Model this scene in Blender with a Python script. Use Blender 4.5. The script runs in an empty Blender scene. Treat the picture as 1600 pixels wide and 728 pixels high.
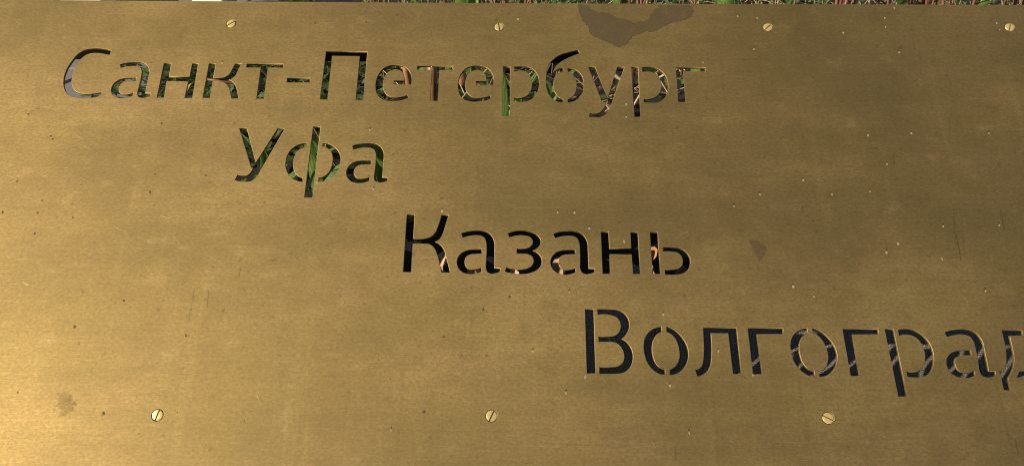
import bpy, bmesh, math, random
from mathutils import Vector, Matrix, noise

random.seed(7)
scene = bpy.context.scene
COL = scene.collection

# ------------------------------------------------------------------ camera
# The sheet leans on the ground at 43 degrees; the camera stands in front of it.
TILT = math.radians(43.14)            # slope of the sheet above the ground
SHEET_Z = 0.1331                      # height of the sheet's origin
CAM_T = math.radians(22.4)           # angle between the view axis and the sheet's normal
CAM_ROLL = math.radians(0.45)
CAM_D = 0.60
R_SHEET = Matrix.Rotation(TILT, 3, 'X')

cam_data = bpy.data.cameras.new('camera')
cam_data.sensor_width = 36.0
cam_data.lens = 27.0
cam_data.clip_start = 0.01
cam_data.clip_end = 200.0
cam = bpy.data.objects.new('camera', cam_data)
COL.objects.link(cam)
ct, st_ = math.cos(CAM_T), math.sin(CAM_T)
cr, sr = math.cos(CAM_ROLL), math.sin(CAM_ROLL)
U_c = Vector((cr, -sr, 0)); V_c = Vector((ct*sr, ct*cr, -st_)); N_c = U_c.cross(V_c)
M_pc = Matrix((U_c, V_c, N_c))       # camera axes -> sheet axes
R_cam = R_SHEET @ M_pc
cam.matrix_world = Matrix.Translation(R_cam @ Vector((0, 0, CAM_D)) + Vector((0, 0, SHEET_Z))) @ R_cam.to_4x4()
scene.camera = cam

# ------------------------------------------------------------------ sky and sun
SUN_DIR = (R_SHEET @ Vector((-1.402, -0.172, 1.0))).normalized()
SUN_EL = math.asin(SUN_DIR.z)
world = bpy.data.worlds.new('World'); scene.world = world
world.use_nodes = True
wn = world.node_tree; wn.nodes.clear()
sky = wn.nodes.new('ShaderNodeTexSky'); sky.sky_type = 'NISHITA'; sky.sun_disc = False
sky.sun_elevation = SUN_EL
sky.sun_rotation = math.atan2(SUN_DIR.x, SUN_DIR.y)
bg = wn.nodes.new('ShaderNodeBackground'); bg.inputs['Strength'].default_value = 0.05
wo = wn.nodes.new('ShaderNodeOutputWorld')
wn.links.new(sky.outputs[0], bg.inputs[0]); wn.links.new(bg.outputs[0], wo.inputs[0])

sun_data = bpy.data.lights.new('sun', 'SUN')
sun_data.energy = 5.0; sun_data.angle = math.radians(0.53); sun_data.color = (1.0, 0.86, 0.66)
sun = bpy.data.objects.new('sun', sun_data); COL.objects.link(sun)
sun.rotation_euler = SUN_DIR.to_track_quat('Z', 'Y').to_euler()
sun.location = SUN_DIR*5

vs = scene.view_settings
vs.view_transform = 'Standard'; vs.look = 'None'; vs.gamma = 1.0; vs.use_curve_mapping = False
vs.exposure = 0.6
scene.cycles.filter_width = 1.05      # crisp lens

# ------------------------------------------------------------------ data, millimetres on the sheet
# outlines of the letters cut through the sheet (points marked s are smooth, others are corners)
CUTS = [
    ("С", "-347.5,167.2 -354.4,169.1s -362.2,169.6s -369.7,168.1s -375.4,163.7s -379.1,156.2s -381.6,148.2s -382.0,138.6s -380.2,130.8s -376.1,124.1s -371.1,120.9s -364.7,119.5s -357.2,119.6s -350.8,120.5s -346.5,121.9 -346.9,125.3 -351.6,124.4s -358.0,123.5s -363.7,123.7s -368.9,125.9s -372.7,130.3s -374.9,136.4s -375.4,143.1s -374.9,150.5s -372.6,157.4s -368.4,162.6s -363.1,164.7s -357.3,164.7s -348.2,162.8"),
    ("а", "-337.1,153.2 -331.5,155.1s -325.6,155.8s -319.8,155.5s -315.1,153.6s -312.1,149.9s -310.7,145.9s -310.5,140.2s -310.3,131.4s -310.2,124.7 -305.5,124.5 -306.0,121.7 -308.9,120.6s -312.6,120.1s -315.5,121.4s -316.7,124.4s -316.7,129.6s -316.7,141.9s -317.2,146.3s -318.8,149.8s -321.5,151.4s -325.5,151.8s -330.5,151.2s -335.9,149.7|-320.5,140.1 -320.4,136.4 -325.0,136.2s -329.1,135.8s -332.4,133.8s -333.5,130.3s -332.7,126.4s -330.3,123.8s -326.6,123.2s -322.9,123.9s -320.3,125.0 -320.4,121.6 -324.5,120.0s -329.4,119.5s -334.3,120.8s -338.2,124.2s -339.6,128.9s -338.6,133.7s -335.0,137.7s -330.1,139.5s -325.1,140.0s"),
    ("н", "-299.9,154.7 -293.5,154.7 -293.2,141.3 -275.5,141.1 -275.6,154.8 -270.3,154.7 -269.9,120.4 -276.3,120.3 -275.9,136.7 -294.3,136.9 -293.8,120.4 -299.6,120.3"),
    ("к", "-261.2,154.8 -255.3,154.8 -255.3,140.5 -249.7,140.6s -245.0,141.5s -241.9,144.6s -240.4,149.1s -238.7,154.9 -233.4,154.7 -235.3,148.4s -236.7,143.3s -239.5,139.7s -241.7,138.6 -237.6,136.0s -234.7,131.5s -232.7,126.0s -230.7,120.2 -236.7,120.1 -238.8,126.5s -240.9,131.5s -244.1,135.1s -249.1,136.8s -255.3,136.9 -255.1,120.5 -261.1,120.5"),
    ("т", "-228.8,154.8 -197.2,154.9 -197.4,151.2 -210.2,151.1 -209.6,120.2 -215.8,120.2 -216.1,151.2 -228.7,151.1"),
    ("-", "-192.4,140.7 -172.9,140.8 -172.8,136.6 -192.3,136.4"),
    ("П", "-162.1,168.2 -126.3,168.2 -126.0,119.7 -132.3,119.8 -132.4,163.7 -156.4,163.7 -156.1,119.9 -162.3,119.9"),
    ("е", "-86.5,135.3 -86.3,140.5s -88.2,147.4s -92.4,152.5s -97.9,154.6s -103.8,154.8s -109.5,152.6s -114.0,147.1s -116.4,139.6s -116.5,132.2s -114.3,124.9s -109.7,120.4s -103.8,118.8s -97.1,119.1s -91.4,120.6s -88.2,122.3 -89.0,124.9 -94.5,123.0s -100.2,122.5s -105.1,123.8s -108.8,127.8s -110.3,133.4s -110.1,140.3s -108.1,146.0s -104.4,149.5s -100.6,150.5s -96.6,149.4s -93.7,145.6s -92.4,139.0 -101.6,139.1 -101.3,135.2"),
    ("т", "-82.4,153.9 -51.1,154.0 -51.0,150.4 -63.2,150.1 -63.3,119.4 -69.8,119.3 -69.5,150.2 -82.2,150.3"),
    ("е", "-16.8,135.4 -16.6,140.5s -18.4,147.4s -22.6,152.6s -28.1,154.7s -33.9,154.8s -39.6,152.7s -44.1,147.2s -46.5,139.7s -46.6,132.3s -44.5,125.0s -39.9,120.5s -34.0,118.9s -27.4,119.2s -21.7,120.7s -18.5,122.4 -19.3,125.0 -24.7,123.1s -30.4,122.6s -35.3,123.9s -38.9,127.8s -40.5,133.5s -40.3,140.3s -38.2,146.1s -34.6,149.6s -30.7,150.6s -26.8,149.4s -23.9,145.7s -22.6,139.1 -31.8,139.1 -31.5,135.3"),
    ("р", "-8.7,154.3 -2.7,154.3 -2.5,105.1 -8.8,105.0|0.8,154.0 6.5,154.6s 12.4,154.1s 17.8,150.7s 21.2,144.3s 22.1,136.9s 20.6,128.9s 16.7,122.7s 11.4,119.6s 5.7,119.0s 0.9,119.8 0.8,123.4 5.7,122.9s 10.0,124.1s 13.8,127.7s 15.8,133.4s 15.8,140.3s 14.4,145.4s 10.9,149.1s 6.5,150.0s 1.1,149.1"),
    ("б", "55.8,171.8 57.7,168.4 50.5,165.2s 44.0,161.6s 39.0,157.6s 35.5,152.9s 34.2,148.5 36.5,150.8s 39.4,152.6s 42.6,153.2 42.5,149.4 39.4,148.6s 36.4,145.6s 34.7,141.0s 34.1,135.3s 35.2,129.1s 38.0,124.4s 42.0,122.2 42.0,119.0 37.5,119.5s 32.7,122.9s 29.4,128.5s 28.0,135.8s 28.3,145.0s 29.1,151.9s 31.7,158.4s 36.2,163.7s 41.7,167.3s 48.6,169.7s|46.5,153.0 51.2,152.4s 56.0,149.3s 59.3,143.5s 60.0,136.1s 58.9,128.7s 55.3,123.1s 50.9,120.0s 45.8,119.1 46.1,121.9 49.6,124.1s 52.6,128.7s 53.9,134.9s 53.4,141.2s 51.0,146.3s 46.7,149.7"),
    ("у", "64.3,154.2 70.1,154.3 79.6,123.8 89.2,154.5 95.4,154.5 82.5,117.2 79.9,111.0s 76.8,107.1s 72.5,105.1s 68.2,104.9s 63.4,105.2 64.3,109.0 69.3,108.5s 72.6,109.3s 75.6,112.7s 78.3,119.4 74.9,119.7"),
    ("р", "101.1,154.6 107.1,154.6 106.6,105.4 101.4,105.4|110.2,154.2 115.0,155.1s 120.9,154.5s 126.5,151.1s 130.5,144.8s 131.6,136.8s 130.3,128.8s 127.1,123.2s 122.0,119.8s 116.7,119.1s 110.2,119.6 110.2,123.0 115.5,123.1s 120.4,125.1s 124.1,129.3s 126.0,135.6s 125.7,141.3s 123.3,146.4s 119.5,149.3s 114.7,150.2s 110.3,149.6"),
    ("г", "139.5,154.5 165.3,154.6 164.9,150.9 145.7,150.7 145.4,120.0 139.0,119.9"),
    ("У", "-226.2,91.6 -219.9,91.7 -208.5,60.1 -194.6,91.6 -188.4,91.6 -203.8,52.2 -206.7,46.2s -210.0,43.3s -214.4,42.6s -218.6,43.0s -222.9,44.0 -221.5,48.8 -217.1,48.2s -213.4,48.5s -211.0,51.3s -209.8,55.2 -211.3,55.2"),
    ("ф", "-165.3,93.7 -159.1,93.7 -159.1,29.1 -165.5,29.2|-168.8,78.2 -168.2,74.4 -171.6,73.8s -175.1,71.4s -177.3,66.7s -177.9,59.9s -176.7,53.7s -173.9,49.1s -168.6,46.5 -168.5,43.0 -172.9,43.9s -177.7,46.5s -181.8,51.6s -184.0,58.8s -183.8,65.1s -181.2,71.9s -176.5,76.2s|-155.7,78.3 -150.5,77.5s -144.4,73.3s -140.6,67.5s -139.6,61.3s -140.4,55.0s -143.5,48.8s -148.6,44.7s -155.8,43.1 -155.9,46.8 -152.1,47.7s -148.4,51.3s -146.4,57.0s -146.1,63.3s -147.2,68.5s -150.0,72.7s -155.6,74.8"),
    ("а", "-131.3,76.1 -125.7,77.9s -119.9,78.6s -114.0,78.4s -109.4,76.5s -106.4,72.7s -105.1,68.7s -104.9,63.0s -104.8,54.2s -104.8,47.5 -100.1,47.3 -100.6,44.5 -103.5,43.4s -107.2,42.9s -110.1,44.2s -111.3,47.2s -111.2,52.4s -111.1,64.7s -111.5,69.1s -113.1,72.7s -115.8,74.3s -119.8,74.7s -124.8,74.1s -130.2,72.5|-114.9,62.9 -114.8,59.2 -119.4,59.1s -123.6,58.6s -126.8,56.6s -128.0,53.1s -127.3,49.2s -124.9,46.6s -121.2,46.1s -117.5,46.7s -114.9,47.8 -115.0,44.4 -119.1,42.8s -124.0,42.3s -128.9,43.6s -132.7,47.0s -134.1,51.8s -133.0,56.6s -129.4,60.6s -124.5,62.4s -119.5,62.8s"),
    ("К", "-83.1,15.0 -76.9,15.0 -76.8,-5.2 -67.5,-5.1s -63.1,-3.5s -60.0,-0.1s -58.1,5.0s -55.8,14.8 -50.1,14.9 -52.4,5.5s -54.1,-1.2s -56.4,-5.6s -59.6,-7.7 -55.8,-10.1s -52.8,-14.0s -50.5,-20.9s -47.2,-33.0 -53.6,-33.0 -55.6,-25.3s -57.9,-17.5s -60.6,-12.3s -64.4,-9.7s -69.8,-9.5s -77.0,-9.5 -77.0,-33.0 -83.1,-32.8"),
    ("а", "-39.6,-0.6 -34.0,1.2s -28.3,1.9s -22.5,1.7s -17.9,-0.3s -15.0,-4.0s -13.7,-7.9s -13.5,-13.6s -13.4,-22.4s -13.3,-29.0 -8.7,-29.2 -9.2,-32.0 -12.1,-33.1s -15.7,-33.6s -18.5,-32.3s -19.7,-29.3s -19.7,-24.1s -19.6,-11.9s -20.0,-7.5s -21.5,-4.0s -24.2,-2.4s -28.2,-2.0s -33.1,-2.6s -38.4,-4.2|-23.3,-13.7 -23.2,-17.4 -27.8,-17.5s -31.8,-18.0s -35.1,-19.9s -36.2,-23.4s -35.5,-27.3s -33.1,-29.9s -29.5,-30.4s -25.9,-29.8s -23.3,-28.7 -23.4,-32.1 -27.4,-33.7s -32.2,-34.1s -37.1,-32.9s -40.8,-29.5s -42.2,-24.8s -41.2,-20.0s -37.6,-16.0s -32.8,-14.2s -27.9,-13.8s"),
    ("з", "-3.1,-0.3 2.3,1.7s 7.6,2.3s 13.8,1.4s 19.2,-1.2s 22.2,-5.4s 22.0,-9.4s 19.5,-12.5s 16.4,-14.5 20.3,-16.9s 22.9,-21.2s 22.7,-26.0s 19.4,-30.3s 13.8,-32.9s 7.7,-33.8s 1.7,-33.4s -5.2,-31.8 -4.2,-28.2 0.8,-29.6s 6.5,-30.1s 12.2,-29.1s 15.8,-26.4s 16.9,-23.0s 15.8,-19.5s 12.2,-17.4s 8.1,-17.0s 3.8,-17.0 3.7,-12.8 8.9,-13.0s 13.0,-12.1s 15.8,-9.4s 16.3,-6.4s 14.2,-3.3s 10.5,-2.0s 6.4,-1.7s 2.3,-2.3s -2.1,-3.6"),
    ("а", "32.4,-0.4 38.0,1.5s 43.8,2.1s 49.7,1.9s 54.3,-0.0s 57.3,-3.7s 58.7,-7.7s 58.9,-13.4s 59.0,-22.2s 59.1,-28.8 63.8,-29.0 63.3,-31.8 60.4,-32.9s 56.8,-33.4s 53.9,-32.1s 52.6,-29.1s 52.7,-23.9s 52.7,-11.7s 52.3,-7.3s 50.7,-3.8s 48.0,-2.2s 43.9,-1.8s 39.0,-2.4s 33.6,-3.9|48.9,-13.5 49.0,-17.2 44.4,-17.3s 40.3,-17.8s 37.1,-19.7s 36.0,-23.2s 36.7,-27.1s 39.1,-29.7s 42.8,-30.2s 46.4,-29.6s 49.0,-28.5 48.9,-31.9 44.9,-33.5s 40.0,-34.0s 35.1,-32.7s 31.3,-29.3s 29.8,-24.6s 30.9,-19.8s 34.5,-15.8s 39.4,-14.0s 44.3,-13.6s"),
    ("н", "69.5,1.5 75.5,1.5 75.6,-12.3 92.6,-12.1 92.6,1.4 98.4,1.4 98.5,-33.0 92.9,-33.1 92.7,-16.9 75.6,-17.0 75.4,-33.1 69.6,-33.1"),
    ("ь", "107.9,1.5 113.9,1.6 113.9,-32.9 107.8,-33.0|117.4,-11.0 125.5,-10.9s 130.4,-11.7s 134.7,-14.6s 137.2,-18.9s 137.4,-23.7s 135.6,-28.5s 131.7,-31.9s 126.4,-33.1s 117.3,-33.1 117.5,-29.5 124.2,-29.1s 128.3,-28.1s 131.0,-25.5s 131.8,-21.6s 130.8,-17.7s 128.1,-15.1s 124.5,-14.4s 117.1,-14.3"),
    ("В", "55.2,-61.3 61.8,-61.3 61.6,-109.7 55.2,-109.7|64.5,-61.2 74.2,-61.2s 80.2,-61.8s 85.2,-64.9s 87.8,-70.2s 87.7,-75.4s 85.3,-80.3s 82.0,-83.8 85.8,-86.7s 88.6,-91.5s 89.5,-96.6s 88.4,-102.1s 85.3,-106.7s 80.6,-109.3s 75.6,-109.7s 64.3,-109.7 64.5,-105.0 74.1,-104.9s 78.3,-104.3s 81.3,-102.1s 83.1,-97.9s 82.6,-93.2s 80.3,-88.9s 77.0,-86.6s 73.2,-86.2s 64.6,-86.3 64.6,-82.2 72.5,-82.1s 76.8,-81.4s 79.9,-79.0s 81.5,-75.1s 81.1,-70.7s 78.7,-67.2s 74.9,-65.7s 64.7,-65.6"),
    ("о", "111.8,-74.4 111.7,-78.3 108.2,-80.1s 105.4,-84.0s 103.8,-89.6s 103.9,-95.2s 105.2,-100.7s 107.9,-104.5s 112.3,-106.4 112.1,-110.1 108.0,-109.5s 103.6,-106.6s 100.1,-102.0s 98.2,-96.1s 97.7,-89.7s 98.9,-83.6s 101.9,-78.8s 106.4,-75.7s|115.4,-74.2 119.5,-75.6s 124.0,-79.1s 127.8,-84.3s 129.9,-89.8s 130.3,-95.4s 128.6,-101.3s 124.8,-106.4s 120.4,-109.4s 115.4,-110.3 115.7,-106.5 119.1,-104.8s 121.8,-101.8s 123.6,-97.1s 123.8,-92.0s 123.0,-86.9s 120.8,-82.1s 118.0,-79.4s 115.3,-78.3"),
    ("л", "142.8,-75.0 167.7,-74.8 167.6,-109.2 161.6,-109.2 161.1,-78.8 148.2,-78.9 147.9,-89.3s 147.2,-96.1s 146.0,-102.0s 143.5,-106.7s 139.9,-109.7s 135.5,-111.1 134.2,-106.5 137.4,-105.5s 139.7,-102.9s 141.1,-97.9s 142.0,-91.0s 142.5,-82.4s"),
    ("г", "175.9,-75.0 202.3,-74.8 201.8,-79.3 182.3,-79.5 182.8,-109.3 176.1,-109.4"),
    ("о", "220.3,-74.6 220.2,-78.6 216.6,-80.4s 213.8,-84.3s 212.1,-90.0s 212.2,-95.6s 213.6,-101.1s 216.4,-104.9s 221.0,-106.8 220.8,-110.6 216.5,-110.0s 212.0,-107.0s 208.4,-102.4s 206.4,-96.5s 205.9,-90.0s 207.1,-83.9s 210.2,-79.1s 214.7,-76.0s|224.0,-74.4 228.3,-75.9s 232.8,-79.4s 236.8,-84.6s 239.0,-90.2s 239.4,-95.8s 237.7,-101.8s 233.9,-106.9s 229.4,-109.9s 224.2,-110.7 224.4,-106.9 228.0,-105.2s 230.8,-102.2s 232.6,-97.5s 232.8,-92.4s 231.8,-87.2s 229.6,-82.5s 226.7,-79.7s 223.9,-78.6"),
    ("г", "246.5,-75.1 273.0,-74.9 272.9,-78.9 253.3,-79.1 253.4,-110.0 247.0,-110.1"),
    ("р", "277.9,-74.9 284.5,-74.9 285.3,-124.5 279.0,-124.6|287.7,-75.5 292.8,-74.5s 299.0,-75.2s 304.4,-78.5s 308.4,-83.6s 310.3,-89.6s 310.1,-96.5s 308.1,-102.9s 304.4,-107.9s 299.5,-110.3s 294.0,-110.7s 288.1,-110.1 288.2,-106.2 292.9,-107.1s 297.1,-106.1s 300.9,-102.9s 303.3,-98.4s 304.3,-92.9s 303.6,-86.9s 301.3,-82.2s 297.3,-79.5s 292.4,-78.8s 287.7,-79.8"),
    ("а", "322.0,-77.0 327.9,-75.2s 333.9,-74.5s 339.9,-74.7s 344.6,-76.6s 347.5,-80.4s 348.7,-84.4s 348.7,-90.2s 348.6,-99.0s 348.4,-105.7 353.2,-105.9 352.6,-108.7 349.6,-109.8s 345.8,-110.3s 342.9,-109.0s 341.7,-106.0s 342.0,-100.8s 342.5,-88.5s 342.2,-84.0s 340.7,-80.4s 337.9,-78.9s 333.8,-78.4s 328.7,-79.0s 323.1,-80.6|338.5,-90.3 338.5,-94.0 333.7,-94.1s 329.5,-94.6s 326.1,-96.5s 324.8,-100.0s 325.4,-103.9s 327.8,-106.5s 331.6,-107.1s 335.3,-106.5s 338.0,-105.3 337.8,-108.8 333.6,-110.4s 328.6,-110.8s 323.6,-109.6s 319.8,-106.2s 318.5,-101.4s 319.8,-96.6s 323.6,-92.6s 328.7,-90.8s 333.8,-90.3s"),
    ("д", "364.8,-75.0 380.2,-74.8 379.8,-78.8 369.8,-79.2 369.7,-88.6s 369.3,-95.1s 367.8,-100.6s 364.9,-106.0s 361.3,-110.6 361.1,-119.7 356.1,-119.4 356.3,-110.2 355.8,-105.7 358.4,-105.5s 361.1,-102.5s 363.3,-97.0s 364.5,-90.5s 365.0,-82.7s|367.7,-110.1 370.8,-105.7 384.7,-105.6 385.1,-79.0 382.2,-78.9 382.6,-74.8 391.8,-74.8 391.5,-105.6 395.5,-105.5 395.0,-119.4 390.0,-119.1 390.3,-109.9"),
]
STAIN = "57.1,220.3 57.4,215.4 58.8,208.5 61.9,201.5 65.8,195.7 66.8,189.8 69.9,186.4 77.0,182.6 83.3,179.8 86.8,176.9 91.1,175.5 95.1,176.0 99.3,179.0 101.9,183.3 104.5,187.2 110.3,189.2 115.2,191.7 122.5,191.3 127.5,193.8 133.4,198.3 140.9,201.3 149.2,203.9 156.8,207.4 159.7,212.4 159.3,217.4 156.3,220.6 129.2,220.4 127.4,217.1 122.2,213.1 120.1,206.1 116.7,203.5 111.0,202.5 105.2,201.0 99.7,204.4 92.5,205.8 87.7,208.7 82.2,211.7 74.8,211.6 70.8,214.6 68.4,215.6 66.9,219.6"
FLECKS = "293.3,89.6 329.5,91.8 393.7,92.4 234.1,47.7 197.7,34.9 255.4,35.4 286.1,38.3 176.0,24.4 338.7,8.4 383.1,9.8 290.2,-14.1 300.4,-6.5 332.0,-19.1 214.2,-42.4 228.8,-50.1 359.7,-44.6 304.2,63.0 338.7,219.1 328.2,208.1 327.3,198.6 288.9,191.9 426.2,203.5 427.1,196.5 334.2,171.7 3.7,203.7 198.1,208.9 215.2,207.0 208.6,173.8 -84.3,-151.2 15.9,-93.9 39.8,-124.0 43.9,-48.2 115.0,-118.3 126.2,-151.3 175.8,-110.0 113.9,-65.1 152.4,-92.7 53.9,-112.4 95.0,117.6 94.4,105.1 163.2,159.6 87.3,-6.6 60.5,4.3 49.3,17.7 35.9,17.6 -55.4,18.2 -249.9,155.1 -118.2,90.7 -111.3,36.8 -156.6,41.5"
SPECKS = "-49.8,-83.5 -21.0,-62.1 -1.4,-52.1 -61.8,-138.2 -380.0,82.8 -403.3,103.3 -291.1,95.6 -287.7,48.7 -289.0,32.7 -372.9,24.6 -374.0,14.0 -371.9,-3.5 -246.8,48.1 -345.4,10.2 -401.7,14.3 -397.2,41.2 -377.5,79.9 -291.7,-57.6 -240.6,-83.9 -354.1,-126.6 -324.0,-78.0 -289.4,-140.7 -10.8,212.6 -129.6,199.4 -103.4,207.4 -174.5,197.6"
SCRATCHES = "6.8,-84.7 11.1,-92.0|5.3,-87.7 13.0,-104.6|3.3,-87.1 7.2,-92.0|26.9,-88.3 30.0,-92.2|447.8,223.7 448.5,193.8|-313.2,3.3 -303.2,-1.1|-381.1,47.9 -373.7,45.7|-406.3,46.7 -398.8,44.0|-278.5,12.6 -271.6,10.8|-411.2,96.6 -406.7,96.0|-289.5,178.2 -281.7,175.3|-345.8,121.7 -339.5,121.0|-437.2,218.6 -427.2,215.6|65.2,-110.2 69.4,-117.3|-128.9,217.6 -120.7,212.4|-102.6,217.0 -87.6,203.2"
DRIPS = "311.1,73.7 310.4,63.1|349.3,20.1 347.1,4.3|346.7,4.3 347.2,-6.1|347.0,-5.1 346.6,-20.4|386.7,22.6 386.0,5.7|229.9,24.9 229.9,19.1|-207.5,-29.9 -207.6,-38.6|-229.2,-49.1 -228.4,-62.3|-240.4,-60.6 -240.3,-72.9|-240.1,-48.1 -240.3,-56.1|115.7,-160.4 115.5,-170.1|355.6,-153.6 355.4,-163.5|-72.2,191.4 -71.4,183.7"
SMUDGE = "184.1,-4.4 190.9,-4.3 196.3,-7.4 197.6,-12.5 194.9,-18.6 190.8,-21.7 188.4,-17.7 187.2,-11.5"

def pts2(s): return [tuple(float(q) for q in p.split(',')) for p in s.split()]

# ------------------------------------------------------------------ helpers
def tag(o, label=None, cat=None, group=None, kind=None):
    if label: o['label'] = label
    if cat: o['category'] = cat
    if group: o['group'] = group
    if kind: o['kind'] = kind
    return o

def empty(name, loc=(0, 0, 0), rot=(0, 0, 0)):
    o = bpy.data.objects.new(name, None); COL.objects.link(o)
    o.location = loc; o.rotation_euler = rot; o.empty_display_size = 0.05
    return o

def link(name, me, mat=None, parent=None):
    o = bpy.data.objects.new(name, me); COL.objects.link(o)
    if mat is not None and not me.materials: me.materials.append(mat)
    if parent is not None: o.parent = parent
    return o

class MB:
    def __init__(s): s.v = []; s.f = []
    def add(s, vs, fs, mtx=None):
        b = len(s.v)
        s.v += [tuple(mtx @ Vector(v)) for v in vs] if mtx is not None else [tuple(v) for v in vs]
        s.f += [tuple(b+i for i in f) for f in fs]
        return s
    def box(s, x0, x1, y0, y1, z0, z1, mtx=None):
        return s.add([(x0,y0,z0),(x1,y0,z0),(x1,y1,z0),(x0,y1,z0),(x0,y0,z1),(x1,y0,z1),(x1,y1,z1),(x0,y1,z1)],
                     [(3,2,1,0),(4,5,6,7),(0,1,5,4),(1,2,6,5),(2,3,7,6),(3,0,4,7)], mtx)
    def tube(s, path, r0, r1, n=6):
        path = [Vector(p) for p in path]; m = len(path); b = len(s.v)
        for i, p in enumerate(path):
            d = (path[min(i+1, m-1)] - path[max(i-1, 0)]).normalized()
            a = d.orthogonal().normalized(); c = d.cross(a)
            r = r0 + (r1-r0)*i/(m-1)
            for k in range(n):
                t = 2*math.pi*k/n
                s.v.append(tuple(p + a*math.cos(t)*r + c*math.sin(t)*r))
        for i in range(m-1):
            for k in range(n):
                q = (k+1) % n
                s.f.append((b+i*n+k, b+i*n+q, b+(i+1)*n+q, b+(i+1)*n+k))
        s.f.append(tuple(b+k for k in reversed(range(n)))); s.f.append(tuple(b+(m-1)*n+k for k in range(n)))
        return s
    def mesh(s, name, smooth=False):
        me = bpy.data.meshes.new(name); me.from_pydata(s.v, [], s.f); me.update()
        if smooth: me.polygons.foreach_set('use_smooth', [True]*len(me.polygons))
        return me
    def build(s, name, mat, parent=None, smooth=False): return link(name, s.mesh(name, smooth), mat, parent)

def dense(cpts, n=6):
    P = [Vector(p[:2]) for p in cpts]; F = [p[2] for p in cpts]; m = len(P); out = []
    def tan(a, b, c):
        l0 = (b-a).length; l1 = (c-b).length
        return ((b-a)/l0*l1 + (c-b)/l1*l0)/(l0+l1)
    for i in range(m):
        j = (i+1) % m
        a, b = P[i], P[j]
        if not F[i] and not F[j]: out.append(a); continue
        l = (b-a).length; ch = (b-a)/l
        T0 = tan(P[i-1], a, b) if F[i] else None
        T1 = tan(a, b, P[(i+2) % m]) if F[j] else None
        if T0 is None: T0 = 2*ch*ch.dot(T1) - T1
        if T1 is None: T1 = 2*ch*ch.dot(T0) - T0
        for k in range(n):
            u = k/n
            out.append((2*u**3-3*u*u+1)*a + (u**3-2*u*u+u)*l*T0 + (-2*u**3+3*u*u)*b + (u**3-u*u)*l*T1)
    return out

# ------------------------------------------------------------------ materials
class NT:
    def __init__(s, name):
        s.m = bpy.data.materials.new(name); s.m.use_nodes = True
        s.t = s.m.node_tree; s.t.nodes.clear()
        s.out = s.n('OutputMaterial'); s.p = s.n('BsdfPrincipled')
        s.l(s.p.outputs[0], s.out.inputs[0])
    def n(s, typ, **kw):
        o = s.t.nodes.new('ShaderNode'+typ)
        for k, v in kw.items(): setattr(o, k, v)
        return o
    def l(s, a, b): s.t.links.new(a, b)
    def coord(s, scale=(1, 1, 1), rot=(0, 0, 0), kind='Object'):
        c = s.n('TexCoord'); mp = s.n('Mapping')
        mp.inputs['Scale'].default_value = scale; mp.inputs['Rotation'].default_value = rot
        s.l(c.outputs[kind], mp.inputs[0]); return mp.outputs[0]
    def noise(s, vec, scale, detail=4, rough=0.55, dist=0.0):
        o = s.n('TexNoise'); o.inputs['Scale'].default_value = scale; o.inputs['Detail'].default_value = detail
        o.inputs['Roughness'].default_value = rough; o.inputs['Distortion'].default_value = dist
        s.l(vec, o.inputs['Vector']); return o.outputs[0]
    def ramp(s, fac, stops):
        o = s.n('ValToRGB'); e = o.color_ramp.elements
        while len(e) < len(stops): e.new(0.5)
        for i, (p, c) in enumerate(stops):
            e[i].position = p; e[i].color = (*c, 1) if not isinstance(c, (int, float)) else (c, c, c, 1)
        s.l(fac, o.inputs[0]); return o.outputs[0]
    def mix(s, fac, a, b, mode='MIX'):
        o = s.n('Mix', data_type='RGBA', blend_type=mode)
        for sock, v in ((o.inputs[0], fac), (o.inputs[6], a), (o.inputs[7], b)):
            if hasattr(v, 'links'): s.l(v, sock)
            else: sock.default_value = v if isinstance(v, (int, float)) else (*v, 1)
        return o.outputs[2]
    def math(s, op, a, b=0.0, c=None):
        o = s.n('Math', operation=op)
        for i, v in enumerate((a, b) if c is None else (a, b, c)):
            if hasattr(v, 'links'): s.l(v, o.inputs[i])
            else: o.inputs[i].default_value = v
        return o.outputs[0]
    def setp(s, **kw):
        for k, v in kw.items():
            sock = s.p.inputs[k.replace('_', ' ')]
            if hasattr(v, 'links'): s.l(v, sock)
            else: sock.default_value = (*v, 1) if isinstance(v, tuple) and len(v) == 3 else v
    def bump(s, h, strength, dist):
        o = s.n('Bump'); o.inputs['Strength'].default_value = strength; o.inputs['Distance'].default_value = dist
        s.l(h, o.inputs['Height']); s.l(o.outputs[0], s.p.inputs['Normal'])

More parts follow.
